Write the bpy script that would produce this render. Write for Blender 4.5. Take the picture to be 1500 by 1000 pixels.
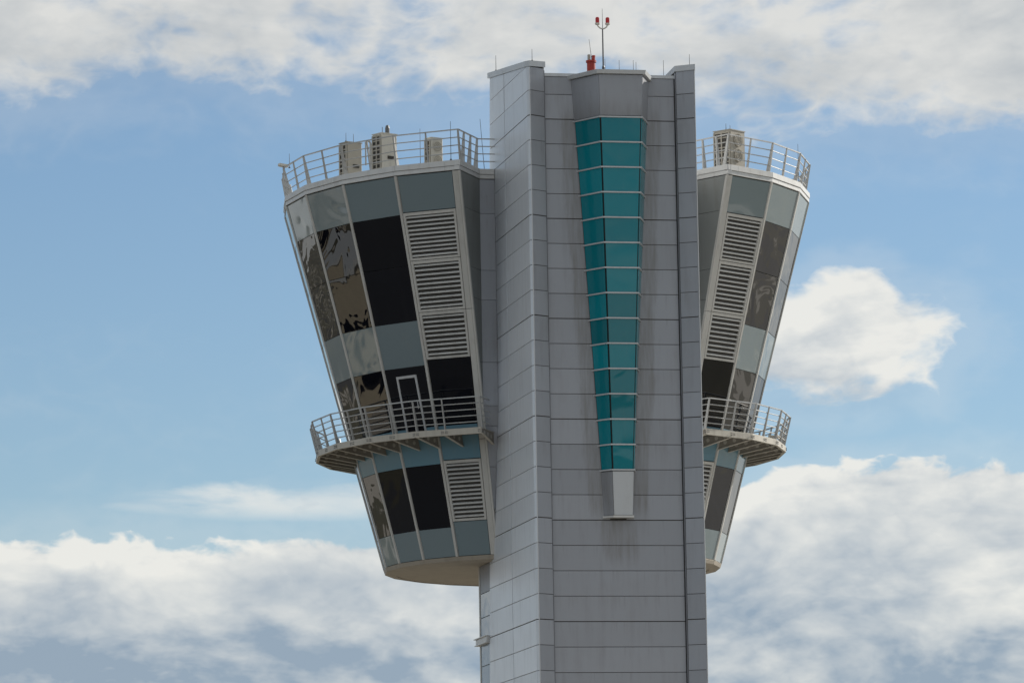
import bpy, math, random
from mathutils import Vector, Matrix
R_ = math.radians
random.seed(7)
for o in list(bpy.data.objects): bpy.data.objects.remove(o)
scn = bpy.context.scene
COL = scn.collection

# ------------------------------------------------------------------ camera
cam_d = bpy.data.cameras.new('camera'); cam = bpy.data.objects.new('camera', cam_d); COL.objects.link(cam)
ir = Vector((0.98044, -0.196093, -0.016861)); iu = Vector((-0.009767, -0.134036, 0.990928)); cf = Vector((0.196574, 0.971382, 0.133329))
m = Matrix((ir, iu, -cf)).transposed().to_4x4(); m.translation = (-34.43, -166.48, 1.7)
cam.matrix_world = m
cam_d.sensor_width = 36.0; cam_d.lens = 7168.3 / 1500 * 36.0
cam_d.clip_start = 0.5; cam_d.clip_end = 12000
scn.camera = cam

# ------------------------------------------------------------------ light
SUN_AZ, SUN_EL = R_(59), R_(26)          # azimuth from +Y towards +X
scn.view_settings.view_transform = 'Standard'; scn.view_settings.look = 'None'
scn.view_settings.exposure = 0.10; scn.view_settings.gamma = 1.0; scn.view_settings.use_curve_mapping = False
sd = bpy.data.lights.new('sun', 'SUN'); so = bpy.data.objects.new('sun', sd); COL.objects.link(so)
sd.energy = 5.0; sd.angle = R_(0.53); sd.color = (1.0, 0.94, 0.84)
sv = Vector((math.sin(SUN_AZ)*math.cos(SUN_EL), math.cos(SUN_AZ)*math.cos(SUN_EL), math.sin(SUN_EL)))
so.rotation_euler = sv.to_track_quat('Z', 'Y').to_euler(); so.location = (60, 60, 90)

# ------------------------------------------------------------------ node helpers
class G:
    """tiny expression builder over a node tree"""
    def __init__(s, nt): s.nt = nt
    def n(s, t, **k):
        x = s.nt.nodes.new(t)
        for a, b in k.items(): setattr(x, a, b)
        return x
    def put(s, sock, v):
        if isinstance(v, bpy.types.NodeSocket): s.nt.links.new(v, sock)
        else: sock.default_value = v
    def m(s, op, a, b=None, c=None, clamp=False):
        x = s.n('ShaderNodeMath', operation=op, use_clamp=clamp)
        for i, v in enumerate((a, b, c)):
            if v is not None: s.put(x.inputs[i], v)
        return x.outputs[0]
    def add(s, a, b): return s.m('ADD', a, b)
    def sub(s, a, b): return s.m('SUBTRACT', a, b)
    def mul(s, a, b): return s.m('MULTIPLY', a, b)
    def ss(s, v, lo, hi, a=0.0, b=1.0):
        x = s.n('ShaderNodeMapRange', interpolation_type='SMOOTHSTEP')
        s.put(x.inputs[0], v); s.put(x.inputs[1], lo); s.put(x.inputs[2], hi); s.put(x.inputs[3], a); s.put(x.inputs[4], b)
        return x.outputs[0]
    def lin(s, v, lo, hi, a=0.0, b=1.0):
        x = s.n('ShaderNodeMapRange'); s.put(x.inputs[0], v)
        for i, q in enumerate((lo, hi, a, b)): s.put(x.inputs[i+1], q)
        return x.outputs[0]
    def vm(s, op, a, b=None, scale=None):
        x = s.n('ShaderNodeVectorMath', operation=op); s.put(x.inputs[0], a)
        if b is not None: s.put(x.inputs[1], b)
        if scale is not None: s.put(x.inputs[3], scale)
        return x.outputs['Value'] if op in ('DOT_PRODUCT', 'LENGTH') else x.outputs['Vector']
    def noise(s, vec, scale, detail=4, rough=.55, dist=0.0, col=False):
        x = s.n('ShaderNodeTexNoise'); s.put(x.inputs['Vector'], vec); x.inputs['Scale'].default_value = scale
        x.inputs['Detail'].default_value = detail; x.inputs['Roughness'].default_value = rough; x.inputs['Distortion'].default_value = dist
        return x.outputs['Color' if col else 'Fac']
    def mix(s, f, a, b, blend='MIX'):
        x = s.n('ShaderNodeMix', data_type='RGBA', blend_type=blend)
        s.put(x.inputs[0], f); s.put(x.inputs[6], a); s.put(x.inputs[7], b)
        return x.outputs[2]
    def sep(s, v):
        x = s.n('ShaderNodeSeparateXYZ'); s.put(x.inputs[0], v); return x.outputs
    def comb(s, a, b, c):
        x = s.n('ShaderNodeCombineXYZ')
        for i, v in enumerate((a, b, c)): s.put(x.inputs[i], v)
        return x.outputs[0]

# ------------------------------------------------------------------ sky with clouds
w = bpy.data.worlds.new('World'); scn.world = w; w.use_nodes = True
nt = w.node_tree; nt.nodes.clear(); g = G(nt)
sky = g.n('ShaderNodeTexSky', sky_type='NISHITA', sun_disc=False, sun_elevation=SUN_EL, sun_rotation=SUN_AZ, altitude=100, air_density=1.0, dust_density=0.15, ozone_density=3.0)
tc = g.n('ShaderNodeTexCoord').outputs['Generated']
dirv = g.vm('NORMALIZE', tc)
dz = g.sep(dirv)[2]
AZ0 = math.atan2(cf.x, cf.y)
U = g.mul(g.m('ARCTAN2', g.vm('DOT_PRODUCT', dirv, (math.cos(AZ0), -math.sin(AZ0), 0)), g.vm('DOT_PRODUCT', dirv, (math.sin(AZ0), math.cos(AZ0), 0))), 57.2958)
V = g.mul(g.m('ARCSINE', dz), 57.2958)
q0 = g.vm('MULTIPLY', dirv, (1.0, 1.0, 1.7))
def cloud_noise(q0):
    warp = g.vm('SUBTRACT', g.noise(q0, 30, 3, .5, col=True), (.5, .5, .5))
    q = g.vm('ADD', g.vm('ADD', q0, g.vm('SCALE', warp, scale=.016)), CLOUD_SHIFT)
    n1 = g.noise(q, 13.0, 3, .5)
    n2 = g.noise(q, 34.0, 9, .60)
    puff = g.m('ABSOLUTE', g.sub(g.noise(q, 60.0, 2, .5), .5)); puff2 = g.m('ABSOLUTE', g.sub(g.noise(q, 135.0, 3, .55), .5))
    bill = g.add(g.mul(g.sub(.10, puff), .9), g.mul(g.sub(.10, puff2), .42))
    return g.add(g.add(g.mul(g.sub(n1, .5), .95), g.mul(g.sub(n2, .5), .62)), bill)
CLOUD_SHIFT = (3.1, 1.7, 0.45)
fb = cloud_noise(q0)
fb2 = cloud_noise(g.vm('ADD', q0, (.006*math.cos(AZ0), -.006*math.sin(AZ0), .0085)))   # a little towards the sun
# cloud bank low over the horizon (higher towards the right of the view), broken cloud higher up, one lone cumulus
Vt = g.add(5.38, g.ss(U, 1.8, 3.2, 0.0, 0.66))
below = g.sub(Vt, V)
low = g.m('MAXIMUM', g.m('MINIMUM', g.mul(below, 1.15), .55), -.70)
high = g.m('MINIMUM', g.mul(g.sub(V, g.add(10.58, g.ss(U, 1.2, 3.0, 0.0, -.45))), .62), .30)
def blob(u, v, ru, rv, amp):
    a = g.m('POWER', g.m('DIVIDE', g.sub(U, u), ru), 2.0); b = g.m('POWER', g.m('DIVIDE', g.sub(V, v), rv), 2.0)
    return g.sub(amp, g.add(a, b))
lone = g.sub(g.mul(g.m('MAXIMUM', blob(3.75, 7.52, 1.50, .74, 1.0), blob(4.0, 7.95, .66, .58, 1.0)), .40), .03)
wisp = g.sub(g.mul(blob(-2.6, 5.80, 2.3, .30, 1.0), .34), .55)
bias = g.m('MAXIMUM', g.m('MAXIMUM', low, high), g.m('MAXIMUM', lone, wisp))
bias = g.m('MAXIMUM', bias, -.62)
field = g.add(bias, fb)
n_soft = g.noise(g.vm('MULTIPLY', dirv, (1.0, 1.0, 3.0)), 34.0, 6, .55, .5)
hi = g.ss(V, 8.6, 10.2)                                   # the higher layer is softer and greyer
alpha = g.ss(field, g.add(-.02, g.mul(hi, -.06)), g.add(g.ss(lone, -.35, -.1, .13, .26), g.mul(hi, .25)))
veil = g.mul(g.ss(field, -.60, .05), .16)
alpha = g.m('MAXIMUM', alpha, veil)
streak = g.mul(g.mul(g.ss(g.add(blob(-2.3, g.add(5.82, g.mul(g.sub(n_soft, .5), .5)), 2.5, .24, 1.0), g.mul(g.sub(n_soft, .5), 2.2)), -.3, 1.2), g.ss(n_soft, .2, .6, .4, 1.0)), .75)      # long thin streak
alpha = g.m('MAXIMUM', alpha, streak)
sn = g.noise(g.vm('ADD', g.vm('MULTIPLY', dirv, (1.0, 1.0, 2.6)), (.7, 5.2, 1.9)), 17.0, 5, .55, .4)      # bands of light and shade inside the banks
depth = g.m('MAXIMUM', g.ss(field, .15, .95), g.ss(below, g.ss(U, 1.0, 3.0, .35, .5), g.ss(U, 1.0, 3.0, 1.5, 2.3)))
undr = g.mul(g.m('MULTIPLY', g.sub(7.50, V), g.ss(lone, -.3, .1)), .5)                              # grey underside of the lone cumulus
relief = g.mul(g.sub(fb, fb2), 1.2)
shade = g.add(g.add(g.mul(depth, g.ss(lone, .0, .15, .72, .5)), g.mul(g.sub(sn, .49), 2.5)), g.m('MAXIMUM', undr, 0.0))
shade = g.add(g.add(shade, g.ss(V, 10.9, 12.4, 0.0, .25)), g.mul(hi, .08))
shade = g.mul(g.m('SUBTRACT', shade, relief, clamp=True), g.ss(V, .4, 3.3, .35, 1.0))      # pale haze down at the horizon
ccol = g.mix(shade, g.mix(hi, (.800, .790, .745, 1), (.700, .695, .665, 1)), g.mix(hi, (.275, .350, .440, 1), (.390, .425, .455, 1)))
bgs = g.n('ShaderNodeBackground'); g.put(bgs.inputs[0], g.mix(1.0, sky.outputs[0], (1.02, 1.06, 1.11, 1), 'MULTIPLY')); bgs.inputs[1].default_value = .074
bgc = g.n('ShaderNodeBackground'); g.put(bgc.inputs[0], ccol); bgc.inputs[1].default_value = 1.0
mx = g.n('ShaderNodeMixShader'); g.put(mx.inputs[0], g.mul(alpha, .93)); nt.links.new(bgs.outputs[0], mx.inputs[1]); nt.links.new(bgc.outputs[0], mx.inputs[2])
wo = g.n('ShaderNodeOutputWorld'); nt.links.new(mx.outputs[0], wo.inputs[0])

# ------------------------------------------------------------------ materials
MATS = {}
def mat(name, base, rough=.5, metal=0.0, spec=.5, ior=1.5, coat=0.0):
    M = bpy.data.materials.new(name); M.use_nodes = True; nt = M.node_tree
    b = nt.nodes['Principled BSDF']
    b.inputs['Base Color'].default_value = (*base, 1); b.inputs['Roughness'].default_value = rough
    b.inputs['Metallic'].default_value = metal; b.inputs['Specular IOR Level'].default_value = spec; b.inputs['IOR'].default_value = ior
    b.inputs['Coat Weight'].default_value = coat
    MATS[name] = M
    return M, G(nt), b
def weather(name, base, rough=.45, metal=0.0, dirt=.35, dirtcol=(.12, .10, .08), vary=.08, streak=2.2, spec=.5, coat=0.0, extra=None, runs=False):
    """painted or anodised metal: tone differs a little piece by piece, fine grime and vertical rain streaks"""
    M, g, b = mat(name, base, rough, metal, spec, coat=coat)
    pos = g.n('ShaderNodeNewGeometry').outputs['Position']
    rnd = g.n('ShaderNodeObjectInfo').outputs['Random']
    st = g.noise(g.vm('MULTIPLY', pos, (streak, streak, streak*.09)), 1.6, 5, .6)
    bl = g.noise(pos, .8, 5, .6)
    k = g.mul(g.ss(g.add(g.mul(st, .65), g.mul(bl, .35)), .46, .72), dirt)
    if runs:      # rain runs start at each joint and thin out downwards
        fr = g.m('FRACT', g.m('DIVIDE', g.sub(33.47, g.sep(pos)[2]), .8898))
        rn = g.noise(g.vm('MULTIPLY', pos, (1.0, 1.0, .05)), 7.0, 4, .6)
        k = g.m('MAXIMUM', g.mul(k, g.lin(fr, 0, 1, 1.35, .6)), g.mul(g.mul(g.ss(rn, .56, .70), g.ss(fr, .75, .0)), .17))
    c = g.mix(g.lin(rnd, 0, 1, 0, 1), tuple(x*(1-vary) for x in base)+(1,), tuple(min(1, x*(1+vary)) for x in base)+(1,))
    c = g.mix(k, c, (*dirtcol, 1))
    if extra: c = extra(g, pos, c)
    g.put(b.inputs['Base Color'], c)
    g.put(b.inputs['Roughness'], g.add(rough-.06, g.mul(bl, .14)))
    bp = g.n('ShaderNodeBump'); bp.inputs['Strength'].default_value = .12; bp.inputs['Distance'].default_value = .06
    g.put(bp.inputs['Height'], g.noise(pos, 1.3, 2, .5)); g.put(b.inputs['Normal'], bp.outputs[0])
    return M
def bay_stain(g, pos, c):
    # soot and rain marks that run down beside and below the glazed bay
    x, y, z = g.sep(pos)
    hw = g.lin(z, 18.4, 34.0, .52, 1.42)
    dx = g.m('ABSOLUTE', g.sub(x, 3.07))
    wob = g.mul(g.sub(g.noise(g.vm('MULTIPLY', pos, (1.0, 1.0, .22)), 3.0, 4, .6), .5), .55)
    d = g.sub(g.sub(dx, hw), wob)
    side = g.mul(g.mul(g.ss(d, .62, .42), g.ss(z, 18.0, 19.0)), g.ss(z, 33.4, 32.4))
    below = g.mul(g.mul(g.ss(g.sub(dx, wob), .85, .55), g.ss(g.add(z, g.mul(wob, 2.2)), 16.5, 17.3)), g.ss(z, 18.9, 18.3))
    k = g.mul(g.m('MAXIMUM', side, below), g.lin(g.noise(g.vm('MULTIPLY', pos, (3, 3, .3)), 2.5, 4, .6), .3, .7, .15, .6))
    return g.mix(k, c, (.17, .16, .145, 1))
weather('panel', (.322, .336, .368), .40, .25, .18, spec=.45, vary=.075, extra=bay_stain, runs=True)
weather('side_panel', (.64, .668, .705), .34, .25, .16, spec=.5, vary=.06, runs=True)  # lighter copy of the cladding: the wall's sky sheen is put into its colour
weather('corner', (.60, .61, .62), .35, .2, .2, vary=.03)
weather('coping', (.52, .54, .56), .4, .2, .22, vary=.03)
weather('fascia', (.60, .60, .59), .4, .1, .22, vary=.03)
weather('frame', (.55, .54, .51), .42, .1, .28, vary=.05)
weather('slat', (.60, .60, .585), .42, .1, .22, vary=.05)
weather('rail', (.46, .46, .45), .38, .25, .25, vary=.04)
weather('beam', (.46, .43, .37), .45, .05, .4, vary=.05)
weather('web', (.25, .225, .19), .6, 0, .4, vary=.05)
weather('soffit', (.31, .275, .225), .6, 0, .35, vary=.02)
weather('radial', (.215, .228, .222), .45, .1, .3, vary=.04)
weather('ac_cream', (.64, .61, .53), .45, 0, .25, vary=.05)
weather('ac_grey', (.40, .37, .31), .5, 0, .35, vary=.06)
weather('red', (.42, .035, .02), .45, 0, .25, vary=.05)
mat('dark', (.012, .013, .014), .6)
mat('joint', (.05, .048, .046), .7)
mat('grille', (.05, .045, .038), .6)
mat('rod', (.10, .10, .105), .45, .7)
mat('capsule', (.13, .135, .14), .5)
mat('lamp_white', (.62, .58, .52), .4)
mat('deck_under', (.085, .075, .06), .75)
def lens():
    M, g, b = mat('red_lens', (.55, .015, .02), .12); b.inputs['Transmission Weight'].default_value = .25
lens()
def glass(name, base, rough, spec, bump, scale, vary=.15, ior=1.52, detail=2.0, dirtk=.12):
    """dark or enamelled glazing: slightly uneven sheet, so what it mirrors wobbles"""
    M, g, b = mat(name, base, rough, 0, spec, ior)
    pos = g.n('ShaderNodeNewGeometry').outputs['Position']; rnd = g.n('ShaderNodeObjectInfo').outputs['Random']
    c = g.mix(rnd, tuple(x*(1-vary) for x in base)+(1,), tuple(x*(1+vary) for x in base)+(1,))
    dirt = g.ss(g.noise(g.vm('MULTIPLY', pos, (1.5, 1.5, .25)), 1.4, 5, .6), .5, .75)
    c = g.mix(g.mul(dirt, dirtk), c, (.3, .29, .26, 1))
    g.put(b.inputs['Base Color'], c)
    off = g.vm('ADD', pos, g.vm('SCALE', g.comb(rnd, g.mul(rnd, 3.3), g.mul(rnd, 7.1)), scale=40.0))
    h = g.noise(off, scale, detail, .4, .8)
    bp = g.n('ShaderNodeBump'); bp.inputs['Strength'].default_value = 1.0; bp.inputs['Distance'].default_value = bump
    g.put(bp.inputs['Height'], h); g.put(b.inputs['Normal'], bp.outputs[0])
    return M
glass('vision', (.0015, .0025, .006), .012, .5, .013, .6, detail=2.2, dirtk=.010, ior=1.62)
glass('spandrel', (.185, .238, .258), .05, .5, .022, .6, .04, dirtk=.05, ior=1.85, detail=1.2)
glass('spandrel_blue', (.15, .275, .345), .16, .5, .015, .9, .04)
glass('teal', (.001, .195, .240), .05, .5, .014, .6, .24, dirtk=.03)
glass('stair_glass', (.16, .22, .28), .12, .6, .02, .9, .12)
def ground_mat():
    M, g, b = mat('ground', (.1, .1, .08), .9)
    pos = g.n('ShaderNodeNewGeometry').outputs['Position']
    n = g.noise(pos, .010, 3, .5, .6); n2 = g.noise(pos, .10, 6, .65)
    grass = g.mix(n2, (.040, .040, .018, 1), (.085, .072, .036, 1))
    tar = g.mix(n2, (.022, .022, .024, 1), (.042, .041, .040, 1))
    conc = g.mix(n2, (.31, .285, .25, 1), (.40, .375, .335, 1))
    x, y, z = g.sep(pos)
    far = g.ss(g.vm('LENGTH', g.vm('MULTIPLY', g.vm('SUBTRACT', pos, (-95, 5, 0)), (1, 1, 0))), 72, 75)     # unseen ground kept dark for the panes to mirror; field and concrete beyond
    c = g.mix(g.mul(g.ss(n, .44, .445), far), tar, grass); c = g.mix(g.mul(g.ss(n, .60, .605), far), c, conc)
    bounce_apron = g.mul(g.mul(g.ss(x, -26, -24), g.ss(x, 62, 58)), g.ss(y, 40, 36))           # unseen pale concrete added in front to bounce light onto the shaft
    c = g.mix(g.mul(bounce_apron, g.ss(g.noise(pos, .03, 3, .5), .34, .36)), c, conc)
    g.put(b.inputs['Base Color'], c)
ground_mat()

# ------------------------------------------------------------------ mesh helpers
def obj(name, me, parent=None, loc=(0, 0, 0), rz=0.0):
    o = bpy.data.objects.new(name, me); COL.objects.link(o)
    o.location = loc; o.rotation_euler = (0, 0, rz)
    if parent is not None:
        o.parent = parent; o.matrix_parent_inverse = PINV.get(parent.name, Matrix())
    return o
PINV = {}
class MB:
    """collects faces, builds ONE mesh"""
    def __init__(s): s.v = []; s.f = []; s.mi = []
    def face(s, pts, mi=0):
        i = len(s.v); s.v += [tuple(p) for p in pts]; s.f.append(tuple(range(i, i+len(pts)))); s.mi.append(mi)
    def loft(s, a, b, capa=True, capb=True, mi=0):
        n = len(a); i = len(s.v); s.v += [tuple(p) for p in a] + [tuple(p) for p in b]
        for k in range(n):
            j = (k+1) % n; s.f.append((i+k, i+j, i+n+j, i+n+k)); s.mi.append(mi)
        if capa: s.f.append(tuple(i+k for k in reversed(range(n)))); s.mi.append(mi)
        if capb: s.f.append(tuple(i+n+k for k in range(n))); s.mi.append(mi)
    def box(s, x0, x1, y0, y1, z0, z1, mi=0):
        s.loft([(x0, y0, z0), (x1, y0, z0), (x1, y1, z0), (x0, y1, z0)], [(x0, y0, z1), (x1, y0, z1), (x1, y1, z1), (x0, y1, z1)], mi=mi)
    def bar(s, p, q, wd, ht, up=(0, 0, 1), mi=0):
        p = Vector(p); q = Vector(q); d = (q-p).normalized(); up = Vector(up)
        sx = d.cross(up).normalized()*wd/2; uz = sx.cross(d).normalized()*ht/2
        s.loft([p-sx-uz, p+sx-uz, p+sx+uz, p-sx+uz], [q-sx-uz, q+sx-uz, q+sx+uz, q-sx+uz], mi=mi)
    def tube(s, p, q, r0, r1=None, n=8, mi=0):
        p = Vector(p); q = Vector(q); d = (q-p).normalized(); r1 = r0 if r1 is None else r1
        a = d.orthogonal().normalized(); b = d.cross(a)
        ring = lambda c, r: [c + a*r*math.cos(2*math.pi*k/n) + b*r*math.sin(2*math.pi*k/n) for k in range(n)]
        s.loft(ring(p, r0), ring(q, r1), mi=mi)
    def lathe(s, c, prof, n=16, mi=0):
        c = Vector(c); rings = [[c + Vector((r*math.cos(2*math.pi*k/n), r*math.sin(2*math.pi*k/n), z)) for k in range(n)] for r, z in prof]
        for i in range(len(rings)-1): s.loft(rings[i], rings[i+1], i == 0, i == len(rings)-2, mi=mi)
    def plate(s, pts, th=.03, gap=.012, ch=.006, mi=0, jit=0.0):
        """n-gon panel: edges pulled in by gap, front edge chamfered; pts run counter-clockwise seen from outside"""
        P = [Vector(p) for p in pts]; n = Vector((0, 0, 0))
        for k in range(len(P)): n += P[k].cross(P[(k+1) % len(P)])
        n.normalize()
        def inset(P, d):
            out = []; L = len(P)
            for k in range(L):
                a = (P[k]-P[k-1]).normalized(); b = (P[(k+1) % L]-P[k]).normalized()
                na = n.cross(a); nb = n.cross(b); t = na+nb; t = t/max(.25, (1+na.dot(nb)))
                out.append(P[k]+t*d)
            return out
        A = inset(P, gap); B = inset(P, gap+ch)
        if jit: J = [n*random.uniform(-jit, jit) for _ in P]; A = [a+j for a, j in zip(A, J)]; B = [a+j for a, j in zip(B, J)]    # hung a little out of true
        s.loft([p-n*th for p in A], [p-n*ch for p in A], True, False, mi)
        s.loft([p-n*ch for p in A], B, False, True, mi)
    def mesh(s, name, mats):
        me = bpy.data.meshes.new(name); me.from_pydata(s.v, [], s.f)
        for mm in (mats if isinstance(mats, (list, tuple)) else [mats]): me.materials.append(MATS[mm])
        for p, k in zip(me.polygons, s.mi): p.material_index = k
        me.update()
        return me
    def build(s, name, mats, parent=None, loc=(0, 0, 0), rz=0.0): return obj(name, s.mesh(name, mats), parent, loc, rz)
def tag(o, label, cat, group=None):
    o['label'] = label; o['category'] = cat
    if group: o['group'] = group
    return o
def thing(name, loc, label, cat, group=None):
    o = bpy.data.objects.new(name, None); COL.objects.link(o); o.location = loc; o.empty_display_size = .5
    PINV[o.name] = Matrix.Translation(-Vector(loc))      # parts are modelled in place
    return tag(o, label, cat, group)
def piece(name, pts, mats, parent, th=.03, gap=.012, ch=.006):
    b = MB(); b.plate(pts, th, gap, ch, jit=.004 if name == 'panel' else 0.0); return b.build(name, mats, parent)

# ------------------------------------------------------------------ ground
b = MB(); b.face([(-6000, -6000, 0), (6000, -6000, 0), (6000, 6000, 0), (-6000, 6000, 0)])
gr = b.build('ground', 'ground'); gr['kind'] = 'structure'

# a long cream building out of the frame to the left; the cab windows mirror it
weather('render_cream', (.40, .355, .27), .7, 0, .3, vary=.03)
def low_building(x0, y0, L, dpt, h, rz, label):
    t = thing('airport_building', (x0, y0, 0), label, 'building')
    M = Matrix.Translation((x0, y0, 0)) @ Matrix.Rotation(rz, 4, 'Z')
    def put(q, nm, mt, par=None):
        q.v = [tuple(M @ Vector(v)) for v in q.v]; return q.build(nm, mt, par or t)
    q = MB(); q.box(-dpt, 0, -L/2, L/2, 0, h); wl = put(q, 'wall', 'render_cream')
    q = MB(); q.box(-dpt-.3, .3, -L/2-.3, L/2+.3, h+.01, h+.5); put(q, 'roof', 'coping')
    n = int(L/4)
    for fl in range(int(h/3.6)):
        for i in range(n):
            yc = -L/2+(i+.5)*L/n; zc = 1.2+fl*3.6
            q = MB(); q.box(.005, .06, yc-1.1, yc+1.1, zc, zc+1.7); put(q, 'window', 'vision', wl)
    return t
low_building(-126, 84, 26, 12, 9.5, R_(-20), 'cream building with dark windows mirrored in the left cab panes')
low_building(-168, 150, 40, 14, 8.0, R_(-35), 'farther unseen cream building added for the outer left cab panes to mirror')  # out of view, added so the outer panes have something to mirror

# ================================================================== the control tower
# frame: x along the front of the shaft, y away from the viewer, z up; origin at the shaft's front corner
Z0, PP, W = 33.515, .8898, 6.10
CX, CY = 3.30, 13.05
ZS, ZB, RS, RB = 31.386, 17.781, 9.955, 6.332
TAP = (RS-RB)/(ZS-ZB)
def RC(z): return RB + TAP*(z-ZB)
def ring(th, R, z): t = R_(th); return Vector((CX+R*math.sin(t), CY-R*math.cos(t), z))
tower = thing('control_tower', (3.05, 8.0, 0), 'grey airport control tower with flared glazed cab either side of a panelled shaft', 'tower')
KR = range(-2, 25)
def zj(k): return Z0 - k*PP
def jg(k): return .007 if k % 4 == 1 else 0.0        # every fourth joint is a wide movement joint

# ---- side walls (fins) with sloping top
SLOPE = .128
def ztop(y): return 34.36 + SLOPE*max(0, y)
def yback(z): return 6.98 + (35.3-z)*.083
def clip_top(poly):   # clip a (y,z) polygon below the sloping top
    out = []
    for i in range(len(poly)):
        a = poly[i]; b = poly[(i+1) % len(poly)]; fa = ztop(a[0])-a[1]; fb = ztop(b[0])-b[1]
        if fa >= 0: out.append(a)
        if (fa >= 0) != (fb >= 0): t = fa/(fa-fb); out.append((a[0]+(b[0]-a[0])*t, a[1]+(b[1]-a[1])*t))
    return out
PIL = [(.07, 0.0), (.66, .36)]
def mirror(x): return W-x
for side in (0, 1):
    mx = (lambda x: x) if side == 0 else mirror
    SLOPE = .128 if side == 0 else -.045
    b = MB()
    lo = [(.04, .33), (.10, .045), (.655, .385), (.655, 8.0)]
    base = [Vector((mx(x), y, 0)) for x, y in lo]+[Vector((mx(.04), yback(0)-.02, 0))]
    top = [Vector((mx(x), min(y, 6.9), ztop(y)-.02)) for x, y in lo]+[Vector((mx(.04), yback(35.3)-.02, ztop(6.98)-.02))]
    if side: base.reverse(); top.reverse()
    b.loft(base, top)
    wall = b.build('side_wall', 'joint', tower)
    pil = MB(); a0 = Vector((mx(.085), .04, 0)); a1 = Vector((mx(.64), .38, 0))
    pil.loft([a0, a1, a1+Vector((0, .05, 0)), a0+Vector((0, .08, 0))], [p+Vector((0, 0, 34.33)) for p in (a0, a1, a1+Vector((0, .05, 0)), a0+Vector((0, .08, 0)))])
    pil = pil.build('pilaster', 'joint', tower)
    q = MB(); q.tube((mx(.058), .006, 0), (mx(.058), .006, 34.34), .016, n=8); q.build('corner_bead', 'corner', tower)
    q = MB(); xa, xb = sorted((mx(.664), mx(.672))); q.box(xa, xb, .375, .515, 0, 34.3); q.build('reveal', 'panel', tower)
    for k in KR:
        zt, zb = zj(k)-jg(k), zj(k+1)+jg(k+1)
        if zb < 34.3:
            t = min(zt, 34.36)
            # pilaster panel
            P = [(mx(.07), 0, zb), (mx(.66), .36, zb), (mx(.66), .36, t), (mx(.07), 0, t)]
            if side: P = [P[1], P[0], P[3], P[2]]
            piece('panel', P, 'panel', pil, .035, .008, .008)
            if side == 0: piece('corner_panel', [(0, .22, zb), (.05, 0.02, zb), (.05, 0.02, t), (0, .22, min(zt, ztop(.3)))], 'side_panel', wall, .035, .008, .008)
        for ya, yb in ((.22, 4.325), (4.375, None)):
            f0 = yback(zb) if yb is None else yb; f1 = yback(zt) if yb is None else yb
            poly = clip_top([(f0, zb), (ya, zb), (ya, zt), (f1, zt)])
            if len(poly) >= 3:
                pts = [(mx(0), y, z) for y, z in poly]
                piece('panel', pts[::-1] if side else pts, 'side_panel', wall, .035, .008, .006)
    # coping
    c = MB()
    def xs(y0, y1, xa, xb, zof0, zof1):
        pass
    o_, i_ = mx(-.035), mx(.70)
    yb_ = 7.22
    A = [(o_, .28, ztop(.28)-.0), (o_, yb_, ztop(yb_)), (i_, yb_, ztop(yb_)), (i_, .36, ztop(.36))]
    prof0 = [(o_, .30), (mx(.045), -.05), (i_, .335), (i_, yb_), (o_, yb_)]
    if side: prof0 = prof0[::-1]
    c.loft([(x, y, ztop(y)-.002) for x, y in prof0], [(x, y, ztop(y)+.20) for x, y in prof0])
    c.build('coping', 'coping', tower)

SLOPE = .128
# ---- recessed front wall between the pilasters
YC = .52
b = MB(); b.box(.66, W-.66, YC+.03, 7.0, 0, 34.10); front = b.build('front_wall', 'joint', tower)
XL, XR = .692, W-.692
def bhw(z): return .52 + (z-18.4)/(34.0-18.4)*.90
for k in KR:
    zt, zb = zj(k)-.05-jg(k), zj(k+1)-.05+jg(k+1)
    if zb > 34.0: continue
    zt = min(zt, 34.11)
    if zb > 18.0: spans = ((XL, 2.78), (3.36, XR))
    else: spans = ((XL, XR),)
    for xa, xb in spans:
        piece('panel', [(xa, YC, zb), (xb, YC, zb), (xb, YC, zt), (xa, YC, zt)], 'panel', front, .035, .008, .008)
b = MB(); b.box(.662, W-.662, YC-.03, YC+.30, 34.112, 34.225); b.build('coping', 'coping', tower)

# ---- glazed bay on the front wall
BX = 3.07
def bay(z, off=0.0):
    t = (z-18.4)/(34.0-18.4)
    hb = .52+.90*t+off; hf = .345+.455*t+off*.7; pr = .33+.93*t+off
    return [Vector((BX-hb, YC, z)), Vector((BX+.11-hf, YC-pr, z)), Vector((BX+.11+hf, YC-pr, z)), Vector((BX+hb, YC, z))]
b = MB(); zz_ = [18.45, 19.3]+[20.1+.887*i for i in range(15)]+[34.0]
for za_, zb_ in zip(zz_[:-1], zz_[1:]): b.loft(bay(za_, -.035), bay(zb_, -.035), za_ < 18.5, zb_ > 33.9)
bayo = b.build('bay_window', 'dark', tower)
BZ = [32.51-i*.887 for i in range(15)]
for i in range(14):
    zt, zb = BZ[i]-.045, BZ[i+1]+.0
    T_, B_ = bay(zt), bay(zb)
    for j in range(3):
        ua, ub = (.055, .035) if j == 0 else ((.045, .045) if j == 1 else (.035, .06))
        Lw = (T_[j+1]-T_[j]).length
        def P(Q, s): d = (Q[j+1]-Q[j]); return Q[j]+d.normalized()*(s if s >= 0 else d.length+s)
        piece('pane', [P(B_, ua), P(B_, -ub), P(T_, -ub), P(T_, ua)], 'teal' if j < 2 else 'teal', bayo, .025, .004, .004)
for zc in BZ:
    for j in range(3):
        A = bay(zc-.05, .04); B = bay(zc, .04); C0 = bay(zc-.05, -.02); D0 = bay(zc, -.02)
        m_ = MB(); m_.loft([A[j], A[j+1], B[j+1], B[j]], [C0[j], C0[j+1], D0[j+1], D0[j]]); m_.build('transom', 'coping', bayo)
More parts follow.
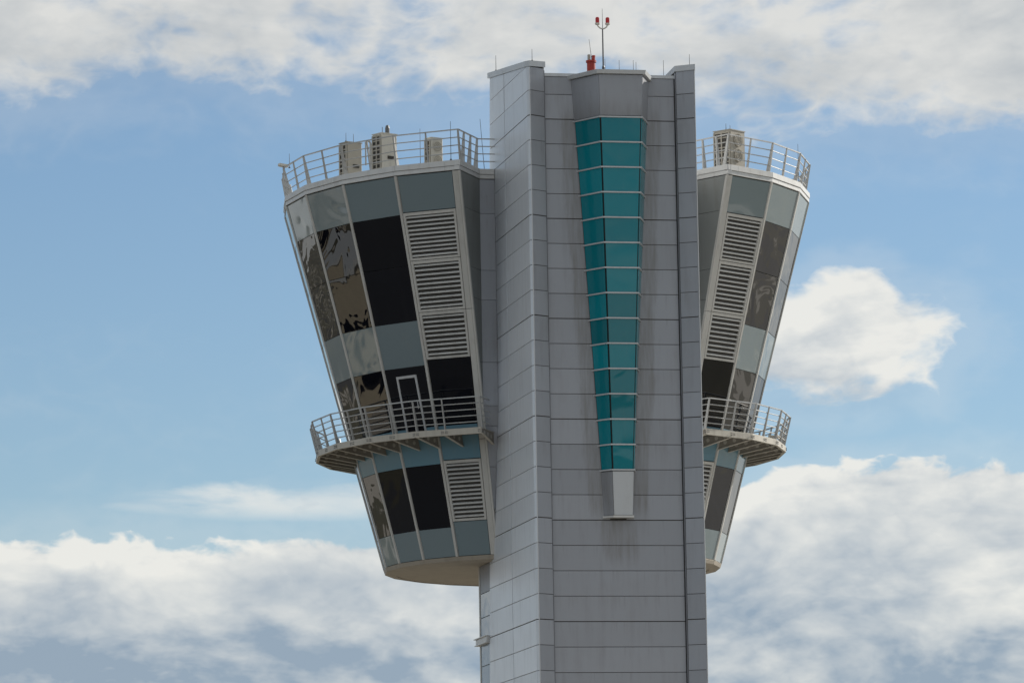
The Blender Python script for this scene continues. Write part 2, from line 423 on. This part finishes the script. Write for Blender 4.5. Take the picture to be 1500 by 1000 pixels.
for (zb, zt) in ((32.52, 34.0), (18.47, BZ[14]-.06)):
    T_, B_ = bay(zt), bay(zb)
    for j in range(3): piece('cladding_panel', [B_[j], B_[j+1], T_[j+1], T_[j]], 'panel' if zb > 30 or j != 1 else 'coping', bayo, .025, .014, .006)
A = bay(34.002, .10); B = bay(34.14, .12); m_ = MB(); m_.loft(A, B); m_.build('cap', 'coping', bayo)
A = bay(18.40, .04); B = bay(18.47, .04); m_ = MB(); m_.loft(A, B); m_.build('sill', 'fascia', bayo)

# ---- cab body: 24-sided inverted cone with a notch in front for the shaft
def notch(R, z): return [ring(30+15*i, R, z) for i in range(21)] + [Vector((CX, CY, z))]
b = MB(); b.loft(notch(RC(17.75)-.09, 17.75), notch(RC(31.45)-.09, 31.45)); cab = b.build('cab_wall', 'dark', tower)
HW = math.sin(R_(7.5)); CA = math.cos(R_(7.5))
def fp(u, z, off=0.0): return Vector((u, -(RC(z)*CA+off), z))
def fpane(z0, z1, ma=.055, mb=.055):
    h0, h1 = RC(z0)*HW, RC(z1)*HW
    return [fp(-h0+ma, z0), fp(h0-mb, z0), fp(h1-mb, z1), fp(-h1+ma, z1)]
ROWS = [(30.0, 31.36, 'spandrel'), (28.2, 30.0, 'vision'), (26.25, 28.2, 'vision'), (24.65, 26.25, 'spandrel'), (22.46, 24.65, 'vision'),
        (21.12, 22.46, 'spandrel_blue'), (18.85, 21.12, 'vision'), (17.80, 18.85, 'spandrel')]
LROWS = [(30.07, 31.36, 'spandrel'), (22.46, 24.82, 'vision'), (21.24, 22.46, 'spandrel_blue'), (17.80, 19.03, 'spandrel')]
LOUV = [(28.36, 30.05), (26.53, 28.34), (24.84, 26.51), (19.05, 21.22)]
cache = {}
def pane_me(z0, z1, mt, ma=.055, mb=.055):
    key = (z0, z1, mt, ma, mb)
    if key not in cache:
        q = MB(); q.plate(fpane(z0, z1, ma, mb), .03, .007, .004); cache[key] = q.mesh('pane', mt)
    return cache[key]
FACETS = [s*(37.5+15*i) for i in range(6) for s in (-1, 1)]
for th in FACETS:
    lv = abs(th) < 40
    inner = .06; cm = .26                    # wide corner trim beside the notch
    ma, mb = (.06, .06)
    if lv: ma, mb = (.07, .30) if th < 0 else (.30, .07)
    for z0, z1, mt in (LROWS if lv else ROWS):
        nm = 'window_pane' if mt == 'vision' else 'spandrel_pane'
        obj(nm, pane_me(z0, z1, mt, ma, mb), cab, (CX, CY, 0), R_(th))
    if lv:
        for z0, z1 in LOUV:
            # frame of four bars, recessed dark backing, slats
            q = MB(); O_ = fpane(z0, z1, ma, mb); fr = .085
            I_ = [O_[0]+Vector((fr, 0, 0))+(O_[3]-O_[0]).normalized()*fr, O_[1]+Vector((-fr, 0, 0))+(O_[2]-O_[1]).normalized()*fr,
                  O_[2]+Vector((-fr, 0, 0))+(O_[1]-O_[2]).normalized()*fr*1.3, O_[3]+Vector((fr, 0, 0))+(O_[0]-O_[3]).normalized()*fr*1.3]
            n_ = (O_[1]-O_[0]).cross(O_[3]-O_[0]).normalized()
            for j in range(4):
                jj = (j+1) % 4
                q.loft([p+n_*.03 for p in (O_[j], O_[jj], I_[jj], I_[j])], [p-n_*.05 for p in (O_[j], O_[jj], I_[jj], I_[j])])
            q.face([p-n_*.045 for p in I_], 1)
            lo = q.build('louvre', ['frame', 'grille'], tower, (CX, CY, 0), R_(th))
            zi0, zi1 = I_[0].z, I_[2].z; nsl = int(round((zi1-zi0)/.158))
            for s_ in range(nsl):
                zc = zi0+(s_+.5)*(zi1-zi0)/nsl+random.uniform(-.006, .006); t = (zc-zi0)/(zi1-zi0)
                xa = I_[0].x+(I_[3].x-I_[0].x)*t+.004; xb = I_[1].x+(I_[2].x-I_[1].x)*t-.004
                q = MB()
                def S(x, z, off): v = fp(x, z, off); return v
                prof = [(.020, -.026), (.020, .012), (-.035, .050), (-.040, .036), (.006, .000), (.006, -.026)]
                q.loft([S(xb, zc+h, o) for o, h in prof], [S(xa, zc+h, o) for o, h in prof])
                sl = q.build('slat', 'slat', lo)
                sl.matrix_parent_inverse = Matrix()
# mullions along the corners
for th in [s*(45+15*i) for i in range(6) for s in (-1, 1)]:
    q = MB(); wv = .058
    def mp(z, du, off): return Vector((du, -(RC(z)+off), z))
    q.loft([mp(17.79, -wv, -.04), mp(17.79, wv, -.04), mp(17.79, wv*.8, .035), mp(17.79, -wv*.8, .035)], [mp(31.37, -wv, -.04), mp(31.37, wv, -.04), mp(31.37, wv*.8, .035), mp(31.37, -wv*.8, .035)])
    q.build('mullion', 'frame', cab, (CX, CY, 0), R_(th))
for s in (-1, 1):   # wide trim at the corner beside the notch
    th = s*37.5
    for (z0, z1) in ((17.79, 21.9), (21.91, 26.5), (26.51, 31.37)):
        a, bq = (.04, .235)
        h0, h1 = RC(z0)*HW, RC(z1)*HW
        q = MB(); P4 = [fp(s*-(-h0+.065) if s < 0 else -h0+.065, z0)]  # placeholder replaced below
        if s < 0: pts = [fp(h0-.285, z0, .02), fp(h0-.06, z0, .02), fp(h1-.06, z1, .02), fp(h1-.285, z1, .02)]
        else: pts = [fp(-h0+.06, z0, .02), fp(-h0+.285, z0, .02), fp(-h1+.285, z1, .02), fp(-h1+.06, z1, .02)]
        q = MB(); q.plate(pts, .06, .003, .006); q.build('corner_trim', 'frame', cab, (CX, CY, 0), R_(th))
        q = MB()
        e0, e1 = ring(s*30, RC(z0)+.02, z0), ring(s*30, RC(z1)+.02, z1)
        dr = Vector((math.sin(R_(s*30)), -math.cos(R_(s*30)), 0)); tn = Vector((-s*math.cos(R_(30)), -math.sin(R_(30))*1.0, 0))
        tn = Vector((-s*math.cos(R_(30)), -.5, 0)).normalized()
        q.loft([e0-dr*.10-tn*.05, e0+dr*.015-tn*.05, e0+dr*.015+tn*.025, e0-dr*.10+tn*.025], [e1-dr*.10-tn*.05, e1+dr*.015-tn*.05, e1+dr*.015+tn*.025, e1-dr*.10+tn*.025])
        q.build('corner_trim', 'frame', cab)

# ---- radial return walls and necks that tie the cab to the shaft
NR = 7.74; ZN = ZB+(NR-RB)/TAP
JZ = [31.37, 30.11, 28.02, 26.93, 24.65, 22.35, 20.9, 19.4]
for s in (-1, 1):
    tn = Vector((-s*math.cos(R_(30)), -.5, 0)).normalized()   # faces the notch
    def rp(r, z): return ring(s*30, r, z)+tn*.012
    q = MB()
    nx = CX+s*NR*.5; ny = CY-NR*math.cos(R_(30)); wx = 0.03 if s < 0 else W-.03
    # neck backing
    z1 = 31.4
    pr = [Vector((nx, ny+.03, 0)), Vector((wx, ny+.03, 0)), Vector((wx, ny+1.5, 0)), Vector((nx, ny+1.5, 0))]
    if s > 0: pr.reverse()
    q.loft([p+Vector((0, 0, ZN)) for p in pr], [p+Vector((0, 0, z1)) for p in pr])
    neck = q.build('neck_wall', 'joint', tower)
    for zt, zb in zip(JZ[:-1], JZ[1:]):
        # radial wall panel
        zz = max(zb, ZN+.02)
        if zt > ZN+.05:
            P = [rp(NR, zz), rp(RC(zz)-.09, zz), rp(RC(zt)-.09, zt), rp(NR, zt)]
            if s < 0: P = [P[1], P[0], P[3], P[2]]
            piece('panel', P, 'radial', neck, .04, .006, .006)
        # neck strip, following the cab corner where the cab draws in
        def nk(z):
            r = min(NR, RC(z)); c = ring(s*30, r, z); return c
        segs = [(zt, zb)] if zb > ZN or zt < ZN else [(zt, ZN), (ZN, zb)]
        for a_, b_ in segs:
            ca, cb = nk(a_), nk(b_)
            xa = min(ca.x, -.005) if s < 0 else max(ca.x, W+.005); xb = min(cb.x, -.005) if s < 0 else max(cb.x, W+.005)
            ex = .0 if s < 0 else W
            P = [(xb, cb.y, b_), (ex, cb.y, b_), (ex, ca.y, a_), (xa, ca.y, a_)]
            if s > 0: P = [P[1], P[0], P[3], P[2]]
            if abs(xa-ex) > .03: piece('panel', P, 'panel', neck, .04, .006, .004)

# ---- roof slab and fascia
b = MB(); b.loft(notch(9.80, 31.40), notch(9.80, 31.70)); roof = b.build('roof', 'coping', tower)
RF = 10.0
def fascia(pa, pb, nrm, nm='fascia_panel'):
    for z0, z1, of in ((31.392, 31.545, -.018), (31.55, 31.755, .012)):
        a = Vector(pa)+nrm*of; c = Vector(pb)+nrm*of
        q = MB(); q.plate([(a.x, a.y, z0), (c.x, c.y, z0), (c.x, c.y, z1), (a.x, a.y, z1)], .20, .002, .006); q.build(nm, 'fascia', roof)
for th in FACETS:
    n_ = Vector((math.sin(R_(th)), -math.cos(R_(th)), 0))
    a, c = ring(th-7.5, RF, 0), ring(th+7.5, RF, 0)
    f_ = .78 if th < 0 else .22
    mid = a.lerp(c, f_)
    fascia(a, mid, n_); fascia(mid, c, n_)
for s in (-1, 1):
    tn = Vector((-s*math.cos(R_(30)), -.5, 0)).normalized()
    a, c = ring(s*30, RF, 0)+tn*.04, ring(s*30, NR+.02, 0)+tn*.04
    if s < 0: fascia(a, c, tn)
    else: fascia(c, a, tn)
    nx = CX+s*NR*.5; ny = CY-NR*math.cos(R_(30))
    a, c = Vector((nx, ny-.05, 0)), Vector((-.01 if s < 0 else W+.01, ny-.05, 0))
    if s < 0: fascia(a, c, Vector((0, -1, 0)))
    else: fascia(c, a, Vector((0, -1, 0)))

# ---- underside of the cab
b = MB(); b.loft(notch(RB-.30, 17.60), notch(RB-.30, 17.70)); soff = b.build('soffit', 'soffit', tower)
for i in range(20):
    th = 37.5+15*i
    a0, a1 = ring(th-7.5, RB+.03, 17.785), ring(th+7.5, RB+.03, 17.785)
    b0, b1 = ring(th-7.5, RB-.02, 17.63), ring(th+7.5, RB-.02, 17.63)
    c0, c1 = ring(th-7.5, RB-.45, 17.56), ring(th+7.5, RB-.45, 17.56)
    piece('rim_panel', [b0, b1, a1, a0], 'soffit', soff, .05, .003, .004)
    piece('rim_panel', [c0, c1, b1, b0], 'soffit', soff, .04, .004, .004)

# ---- stair core below the cab
b = MB(); b.box(.08, W-.08, 8.0, 10.72, 0, 17.70); core = b.build('stair_core', 'joint', tower)
for i in range(8):
    zt = 17.45-i*.89; zb = zt-.89
    if i == 0: zt = 17.60
    piece('pane', [(.04, 10.55, zb), (.04, yback(zb)+.02, zb), (.04, yback(zt)+.02, zt), (.04, 10.55, zt)], 'stair_glass' if i not in (0,) else 'panel', core, .03, .010, .004)
b = MB(); b.box(.02, .12, 10.56, 10.74, 10.0, 17.6); b.build('edge_trim', 'frame', core)
b = MB(); b.box(-.10, .04, 8.78, 10.86, 14.70, 14.90); b.box(-.16, .04, 8.78, 11.0, 14.905, 14.935); b.box(-.14, .04, 8.78, 10.95, 14.665, 14.695); b.build('ledge', 'fascia', core)

# ---- balconies
ZD, RD = 21.93, 8.88
q = MB()
for x in (-.11, -.05, .05, .11):
    for z in (-.03, .03): q.tube((x, .01, z), (x, -.016, z), .013, n=6)
bolt_me = q.mesh('bolt_set', 'rod')
def post_mesh(d0, d1, th, h, lean):
    q = MB(); t = th/2
    # y = outward is -Y; base at origin
    q.loft([(-t, -.02, 0), (t, -.02, 0), (t, d0-.02, 0), (-t, d0-.02, 0)], [(-t, -lean-.02, h), (t, -lean-.02, h), (t, -lean-.02+d1, h), (-t, -lean-.02+d1, h)])
    return q
def railing(s, th_list, R, z, h, lean, nr, big, small, rr, tail):
    """posts at th_list (big at odd multiples of 15), nr rails, ending along tail points"""
    def rpt(th, t, dR=0.0):
        R1 = R+lean*t+dR
        if (abs(th) % 15) > .1 and (abs(abs(th)-28.0) > .1): R1 *= math.cos(R_(7.5))
        return ring(th, R1, z+h*t)
    hand = None; path_th = [t for t in th_list]
    corners = [t for t in th_list if abs(t) % 15 < .1 or abs(abs(t)-28.0) < .1]
    for i in range(nr):
        t = 1.0 - i/nr*.98
        pts = [rpt(a, t, -.035) for a in corners]
        pts = [Vector((p[0], p[1], z+h*t)) for p in tail]+pts
        q = MB()
        for a, c in zip(pts[:-1], pts[1:]):
            if i == 0: q.bar(a, c, rr*2.3, rr*1.7)
            else: q.tube(a, c, rr*.85, n=6)
        if i == 0: hand = q.build('railing', 'rail', tower)
        else: q.build('rail', 'rail', hand)
    mb_, ms_ = big.mesh('post', 'rail'), small.mesh('post', 'rail')
    for a in th_list:
        isb = (abs(a) % 15 < .1) or abs(abs(a)-28.0) < .1
        p = rpt(a, 0); obj('post', mb_ if isb else ms_, hand, p, R_(a))
    return hand
for s in (-1, 1):
    ths = [28.0]+[30+7.5*i for i in range(1, 17)]       # out to 150 degrees
    cor = [28.0]+[45+15*i for i in range(8)]
    zt = ZD+.20
    q = MB()
    def dk(R, z): return [ring(s*t, R, z) for t in cor]
    rin = [ring(s*t, RC(ZD)-.06, 0) for t in cor]
    for i in range(len(cor)-1):
        o0, o1 = ring(s*cor[i], RD-.03, 0), ring(s*cor[i+1], RD-.03, 0)
        quad = [o0, o1, rin[i+1], rin[i]]
        if s < 0: quad.reverse()
        q.loft([p+Vector((0, 0, zt-.05)) for p in quad], [p+Vector((0, 0, zt)) for p in quad])
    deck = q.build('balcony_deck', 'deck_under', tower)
    for i in range(len(cor)-1):
        a, c = ring(s*cor[i], RD, 0), ring(s*cor[i+1], RD, 0)
        if s < 0: a, c = c, a
        n_ = (c-a).cross(Vector((0, 0, 1))).normalized()
        piece('edge_beam', [(a.x, a.y, ZD), (c.x, c.y, ZD), (c.x, c.y, ZD+.235), (a.x, a.y, ZD+.235)], 'beam', deck, .05, .001, .008)
        # bolted flange under the beam
        q = MB(); q.plate([Vector((a.x, a.y, ZD+.012))-n_*.11, Vector((a.x, a.y, ZD+.012)), Vector((c.x, c.y, ZD+.012)), Vector((c.x, c.y, ZD+.012))-n_*.11][::-1], .02, .001, .002); q.build('flange', 'beam', deck)
    # brackets (I-beams running out from the cab wall)
    def bracket(L):
        q = MB(); h = .205; dp = .27       # deeper at the wall than at the tip
        q.loft([(-.011, 0, -dp+.02), (.011, 0, -dp+.02), (.011, 0, h-.03), (-.011, 0, h-.03)], [(-.011, -L, .02), (.011, -L, .02), (.011, -L, h-.03), (-.011, -L, h-.03)], mi=1)
        q.loft([(-.05, 0, -dp), (.05, 0, -dp), (.05, 0, -dp+.022), (-.05, 0, -dp+.022)], [(-.05, -L, 0), (.05, -L, 0), (.05, -L, .022), (-.05, -L, .022)])
        q.box(-.05, .05, -L, 0, h-.032, h-.012)
        for t in (.22, .5, .78):   # round plates over the web openings
            zc = (-dp*(1-t)+h)/2; k = 10; r = .075
            q.loft([(-.016, -L*t+r*math.cos(2*math.pi*i/k), zc+r*math.sin(2*math.pi*i/k)) for i in range(k)], [(.016, -L*t+r*math.cos(2*math.pi*i/k), zc+r*math.sin(2*math.pi*i/k)) for i in range(k)])
        return q.mesh('bracket', ['beam', 'web'])
    RI = RC(ZD)-.05
    Lb, Lm = RD-.055-RI, (RD*CA-.055-RI*CA)
    bb, bm = bracket(Lb), bracket(Lm)
    for t in ths:
        corner = abs(t-28.0) < .1 or t % 15 < .1
        r0 = RI if corner else RI*CA
        obj('bracket', bb if corner else bm, deck, ring(s*t, r0, ZD+.004), R_(s*t))
        obj('bolt_set', bolt_me, deck, ring(s*t, (RD+.006) if corner else (RD*CA+.004), ZD+.115), R_(s*t))
    # guard rail: from the shaft out along the end of the deck, then round the edge
    e = ring(s*28.0, RD+.2, 0); inn = ring(s*28.0, RC(23.0)+.10, 0)
    tail = [Vector((inn.x, inn.y, 0))]
    railing(s, [s*t for t in ths if t < 128], RD-.06, ZD+.20, 1.12, .27, 5, post_mesh(.13, .06, .045, 1.12, .27), post_mesh(.09, .05, .038, 1.12, .27), .023, tail)
    # roof rail
    tns = Vector((-s*math.cos(R_(30)), -.5, 0)).normalized()
    rt = ring(s*30, NR+.1, 0); wl = Vector((-.002 if s < 0 else W+.002, rt.y, 0))
    hr = railing(s, [s*(30+7.5*i) for i in range(0, 12)], 9.86, 31.72, 1.13, .20, 4, post_mesh(.17, .06, .055, 1.13, .20), post_mesh(.09, .05, .042, 1.13, .20), .023, [wl, rt])
    pm = post_mesh(.17, .06, .055, 1.10, .02).mesh('post', 'rail')
    for f_ in (.22, .58, .94):
        p = ring(s*30, 9.86-(9.86-NR-.1)*f_, 31.72); obj('post', pm, hr, p, R_(s*30-s*90))

# ---- door to the left balcony, in the second bay of glazing
q = MB(); th = -52.5
def dpt(u, z, off): return fp(u, z, off)
for (ua, ub, za, zb) in ((-.47, -.39, 22.2, 24.36), (.43, .51, 22.2, 24.36), (-.39, .43, 24.27, 24.36), (-.39, .43, 22.2, 22.3)):
    P = [dpt(ua, za, .035), dpt(ub, za, .035), dpt(ub, zb, .035), dpt(ua, zb, .035)]; B_ = [dpt(ua, za, -.02), dpt(ub, za, -.02), dpt(ub, zb, -.02), dpt(ua, zb, -.02)]
    q.loft(B_, P)
door = q.build('door', 'corner', tower, (CX, CY, 0), R_(th))
q = MB(); q.plate([dpt(-.385, 22.31, .016), dpt(.425, 22.31, .016), dpt(.425, 24.265, .016), dpt(-.385, 24.265, .016)], .02, .004, .003)
dp = q.build('pane', 'vision', door); dp.matrix_parent_inverse = Matrix()
q = MB(); q.bar(dpt(.36, 23.15, .05), dpt(.36, 23.4, .05), .025, .03, (0, 1, 0)); q.bar(dpt(.36, 23.17, .0), dpt(.36, 23.17, .05), .02, .02); q.bar(dpt(.36, 23.38, .0), dpt(.36, 23.38, .05), .02, .02)
dh = q.build('handle', 'corner', door); dh.matrix_parent_inverse = Matrix()

# ================================================================== things on the roofs
def ac_unit(x, y, z, wd, dp, h, rz, label, fan=True, mt='ac_cream'):
    t = thing('air_conditioner', (x, y, z), label, 'air conditioner', 'air conditioning units on the cab roofs')
    M = Matrix.Translation((x, y, z)) @ Matrix.Rotation(rz, 4, 'Z')
    def place(o): o.matrix_parent_inverse = Matrix.Identity(4); o.matrix_local = Matrix.Rotation(rz, 4, 'Z'); return o
    q = MB(); a = .025
    hx, hy = wd/2, dp/2
    o8 = lambda e, zz: [(-hx+e, -hy, zz), (hx-e, -hy, zz), (hx, -hy+e, zz), (hx, hy-e, zz), (hx-e, hy, zz), (-hx+e, hy, zz), (-hx, hy-e, zz), (-hx, -hy+e, zz)]
    q.loft(o8(a, .12), o8(a, h)); place(q.build('casing', mt, t))
    q = MB(); q.box(-hx-.015, hx+.015, -hy-.015, hy+.015, h+.002, h+.035); place(q.build('lid', mt, t))
    for sx in (-1, 1):
        q = MB(); q.box(sx*(hx-.12)-.05, sx*(hx-.12)+.05, -hy-.03, hy+.03, 0, .118); place(q.build('foot', 'ac_grey', t))
    # coil face on the left side: dark recess behind vertical posts and horizontal bars
    q = MB(); q.box(-hx-.012, -hx-.003, -hy+.06, hy-.06, .22, h-.08); place(q.build('coil', 'grille', t))
    n = max(4, int((h-.3)/.17))
    for i in range(n+1):
        zz = .22+(h-.3)*i/n; q = MB(); q.box(-hx-.028, -hx-.013, -hy+.04, hy-.04, zz-.022, zz+.022); place(q.build('guard_bar', 'ac_grey', t))
    for yy in (-hy+.05, 0, hy-.05):
        q = MB(); q.box(-hx-.044, -hx-.029, yy-.03, yy+.03, .18, h-.05); place(q.build('guard_post', 'ac_grey', t))
    if fan:
        for zz in ((.42*h, .78*h) if h > 1.35 else (.58*h,)):
            r = min(wd*.36, .24)
            q = MB(); k = 14
            ringp = lambda rr, yy: [(rr*math.cos(2*math.pi*i/k), yy, zz+rr*math.sin(2*math.pi*i/k)) for i in range(k)]
            q.loft(ringp(r, -hy-.005), ringp(r, -hy-.03)); place(q.build('fan_recess', 'ac_grey', t))
            for rr in (r, r*.66, r*.33):
                q = MB(); P0 = ringp(rr, -hy-.04); q2 = MB()
                for i in range(k): q2.bar(P0[i], P0[(i+1) % k], .012, .012, (0, 1, 0))
                place(q2.build('fan_guard', mt, t))
    else:
        q = MB(); q.box(-.1, .18, -hy-.03, -hy-.003, h*.38, h*.46); place(q.build('handle', 'grille', t))
    q = MB(); q.tube((hx+.05, hy-.1, .05), (hx+.05, hy-.1, h*.55), .02); q.tube((hx+.05, hy-.1, h*.55), (hx-.02, hy-.1, h*.55), .02); place(q.build('pipe', 'rod', t))
    return t
ZR = 31.70
ac_unit(-4.74, 9.75, ZR, .66, .52, 1.50, R_(27), 'beige air conditioner nearest the left end of the left cab roof', False, 'ac_grey')
ac_unit(-3.80, 7.80, ZR, .72, .56, 1.50, R_(29), 'tall cream air conditioner in the middle of the left cab roof', False)
ac_unit(-1.93, 8.00, ZR, .52, .42, 1.42, R_(24), 'small cream air conditioner next to the shaft on the left cab roof', True)
ac_unit(8.85, 6.35, ZR, .86, .80, 1.58, R_(38), 'weathered air conditioner on the right cab roof behind the railing', True, 'ac_grey')

def rod(x, y, z, h, label, r=.012, dx=0.0, dy=0.0):
    t = thing('lightning_rod', (x, y, z), label, 'lightning rod', 'thin lightning rods on the roofs')
    q = MB(); q.tube((x, y, z), (x+dx, y+dy, z+h), r, r*.6, 6); q.build('spike', 'rod', t)
    q = MB(); q.lathe((x, y, z), [(.04, 0), (.04, .025), (.018, .05)], 8); q.build('base', 'rod', t)
    return t
rod(.05, 6.0, ztop(6.0)+.20, .58, 'thin rod at the back end of the sloping fin above the left cab')
rod(.22, .3, ztop(.3)+.20, .44, 'thin rod on the front corner of the left fin coping')
rod(5.98, .45, 34.54, .46, 'thin rod on top of the right fin')
rod(3.24, 2.0, 34.12, .95, 'thin rod just right of the lamp mast')
rod(3.76, 2.0, 34.12, .93, 'thin rod above the middle of the bay cap')
rod(4.28, 2.0, 34.12, .93, 'left one of the close pair of rods above the bay')
rod(4.61, 3.0, 34.12, 1.07, 'right one of the close pair of rods above the bay')
rod(5.39, 2.0, 34.12, .95, 'thin rod beside the right fin above the front wall')
rod(-.30, 6.7, 31.72, 1.95, 'leaning whip rod where the left roof railing meets the shaft', .012, -.14)
p = ring(-31.8, 9.95, 0); rod(p.x, p.y, 31.755, 1.42, 'rod at the near corner of the left cab roof railing')
p = ring(-41, 9.3, 0); rod(p.x, p.y, 31.70, 1.45, 'rod behind the small air conditioner on the left roof')
rod(-4.95, 9.5, ZR+1.53, .34, 'left of two short rods on the leftmost air conditioner'); rod(-4.62, 9.8, ZR+1.53, .36, 'right of two short rods on the leftmost air conditioner')
rod(8.70, 6.2, ZR+1.62, .26, 'left of two short rods above the right cab air conditioner'); rod(8.88, 6.3, ZR+1.62, .22, 'right of two short rods above the right cab air conditioner')
p = ring(60, 9.95, 0); rod(p.x, p.y, 31.755, 1.45, 'rod standing at the railing of the right cab roof')
p = ring(-89, 9.85, 0); rod(p.x, p.y, 32.8, .55, 'rod above the floodlight at the far left roof corner')

# radio aerial capsule behind the middle air conditioner
t = thing('radio_antenna', (-3.55, 8.6, ZR), 'grey capsule aerial rising behind the tall cream air conditioner', 'antenna')
q = MB(); q.tube((-3.55, 8.6, ZR), (-3.55, 8.6, ZR+1.35), .03); q.build('pole', 'rod', t)
q = MB(); q.lathe((-3.55, 8.6, ZR), [(.06, 1.36), (.085, 1.40), (.085, 1.90), (.06, 2.0), (.01, 2.03)], 12); q.build('capsule', 'capsule', t)
q = MB(); q.tube((-3.74, 8.6, ZR+1.3), (-3.74, 8.6, ZR+1.95), .012, n=6); q.bar((-3.74, 8.6, ZR+1.3), (-3.55, 8.6, ZR+1.3), .02, .02); q.build('whip', 'rod', t)
# hooped vent pipe left of it
t = thing('vent_pipe', (-4.25, 8.25, ZR), 'slim bent grey pipe standing left of the tall cream air conditioner', 'pipe')
q = MB(); q.tube((-4.25, 8.25, ZR), (-4.25, 8.25, ZR+1.25), .045, n=10); q.build('riser', 'rail', t)
q = MB(); prev = Vector((-4.25, 8.25, ZR+1.25))
for i in range(1, 9):
    a = math.pi*i/8; c = Vector((-4.25-.09+.09*math.cos(a), 8.25, ZR+1.25+.11*math.sin(a))); q.tube(prev, c, .04, n=8); prev = c
q.tube(prev, prev-Vector((0, 0, .8)), .03, n=8); q.build('hoop', 'rail', t)

# red obstruction-light mast
MX, MY = 2.93, .9
t = thing('lamp_mast', (MX, MY, 34.14), 'slender mast with two red obstruction lamps above the bay', 'mast')
q = MB(); q.tube((MX, MY, 34.14), (MX, MY, 35.95), .032, .024, 10); q.build('pole', 'rod', t)
q = MB(); q.lathe((MX, MY, 34.14), [(.09, 0), (.09, .03), (.05, .05), (.05, .42), (.035, .46)], 12); q.build('base', 'rod', t)
q = MB()
pts = [Vector((MX-.19, MY, 36.10)), Vector((MX-.15, MY, 36.02)), Vector((MX-.07, MY, 35.96)), Vector((MX, MY, 35.945)), Vector((MX+.07, MY, 35.96)), Vector((MX+.15, MY, 36.02)), Vector((MX+.19, MY, 36.10))]
for a, c in zip(pts[:-1], pts[1:]): q.tube(a, c, .026, n=8)
q.build('yoke', 'lamp_white', t)
for sx in (-1, 1):
    q = MB(); q.lathe((MX+sx*.185, MY, 36.08), [(.05, 0), (.09, .03), (.09, .07), (.07, .075)], 14); lb = q.build('lamp', 'lamp_white', t)
    q = MB(); q.lathe((MX+sx*.185, MY, 36.155), [(.068, 0), (.072, .05), (.070, .17), (.05, .205), (.01, .215)], 14); q.build('lens', 'red_lens', lb)
q = MB(); q.tube((MX, MY, 35.95), (MX, MY, 36.68), .012, .006, 6); q.build('spike', 'rod', t)
# red beacon drum
BXc, BYc = 2.84, 2.5
t = thing('beacon_drum', (BXc, BYc, 34.12), 'squat red drum with two stub cylinders left of the lamp mast', 'beacon')
q = MB(); q.lathe((BXc, BYc, 34.12), [(.155, 0), (.155, .90), (.19, .91), (.19, .98), (.15, .99)], 18); q.build('drum', 'red', t)
q = MB(); q.lathe((BXc-.075, BYc, 35.11), [(.055, 0), (.055, .20), (.045, .21)], 12); q.build('stub', 'ac_grey', t)
q = MB(); q.lathe((BXc+.09, BYc-.02, 35.11), [(.06, 0), (.06, .12), (.068, .125), (.068, .17), (.05, .18)], 12); q.build('stub', 'red', t)
q = MB(); q.tube((BXc+.03, BYc, 35.10), (BXc-.06, BYc, 35.88), .012, .008, 6); q.build('whip', 'rod', t)

# floodlight on the far left roof corner post, and one on the right balcony
def flood(p, rz, label, sc=1.0):
    t = thing('floodlight', tuple(p), label, 'floodlight'); p = Vector(p)
    rot = Matrix.Rotation(rz, 3, 'Z')
    q = MB(); q.tube(p, p+Vector((0, 0, .22*sc)), .03*sc, n=8); q.build('stem', 'rail', t)
    c = p+Vector((0, 0, .26*sc)); ex, ey = rot @ Vector((1, 0, 0)), rot @ Vector((0, 1, 0))
    def bx(hx0, hx1, hy, z0, z1, tilt):
        A = [c+ex*x*sc+ey*y*sc+Vector((0, 0, (z0+x*tilt)*sc)) for x, y in ((hx0, -hy), (hx1, -hy), (hx1, hy), (hx0, hy))]
        B = [c+ex*x*sc*.94+ey*y*.94*sc+Vector((0, 0, (z1+x*tilt)*sc)) for x, y in ((hx0, -hy), (hx1, -hy), (hx1, hy), (hx0, hy))]
        return A, B
    q = MB(); q.loft(*bx(-.24, .24, .15, -.04, .08, -.12)); q.build('housing', 'ac_cream', t)
    q = MB(); q.loft(*bx(-.20, .20, .12, -.062, -.042, -.12)); q.build('lens', 'lamp_white', t)
p = ring(-90, 10.06, 32.72); flood(p, R_(10), 'pale floodlight on the leftmost post of the left roof railing', .75)
p = ring(66, 8.55, 22.15); flood(p, R_(-30), 'small floodlight inside the right balcony railing', .8)
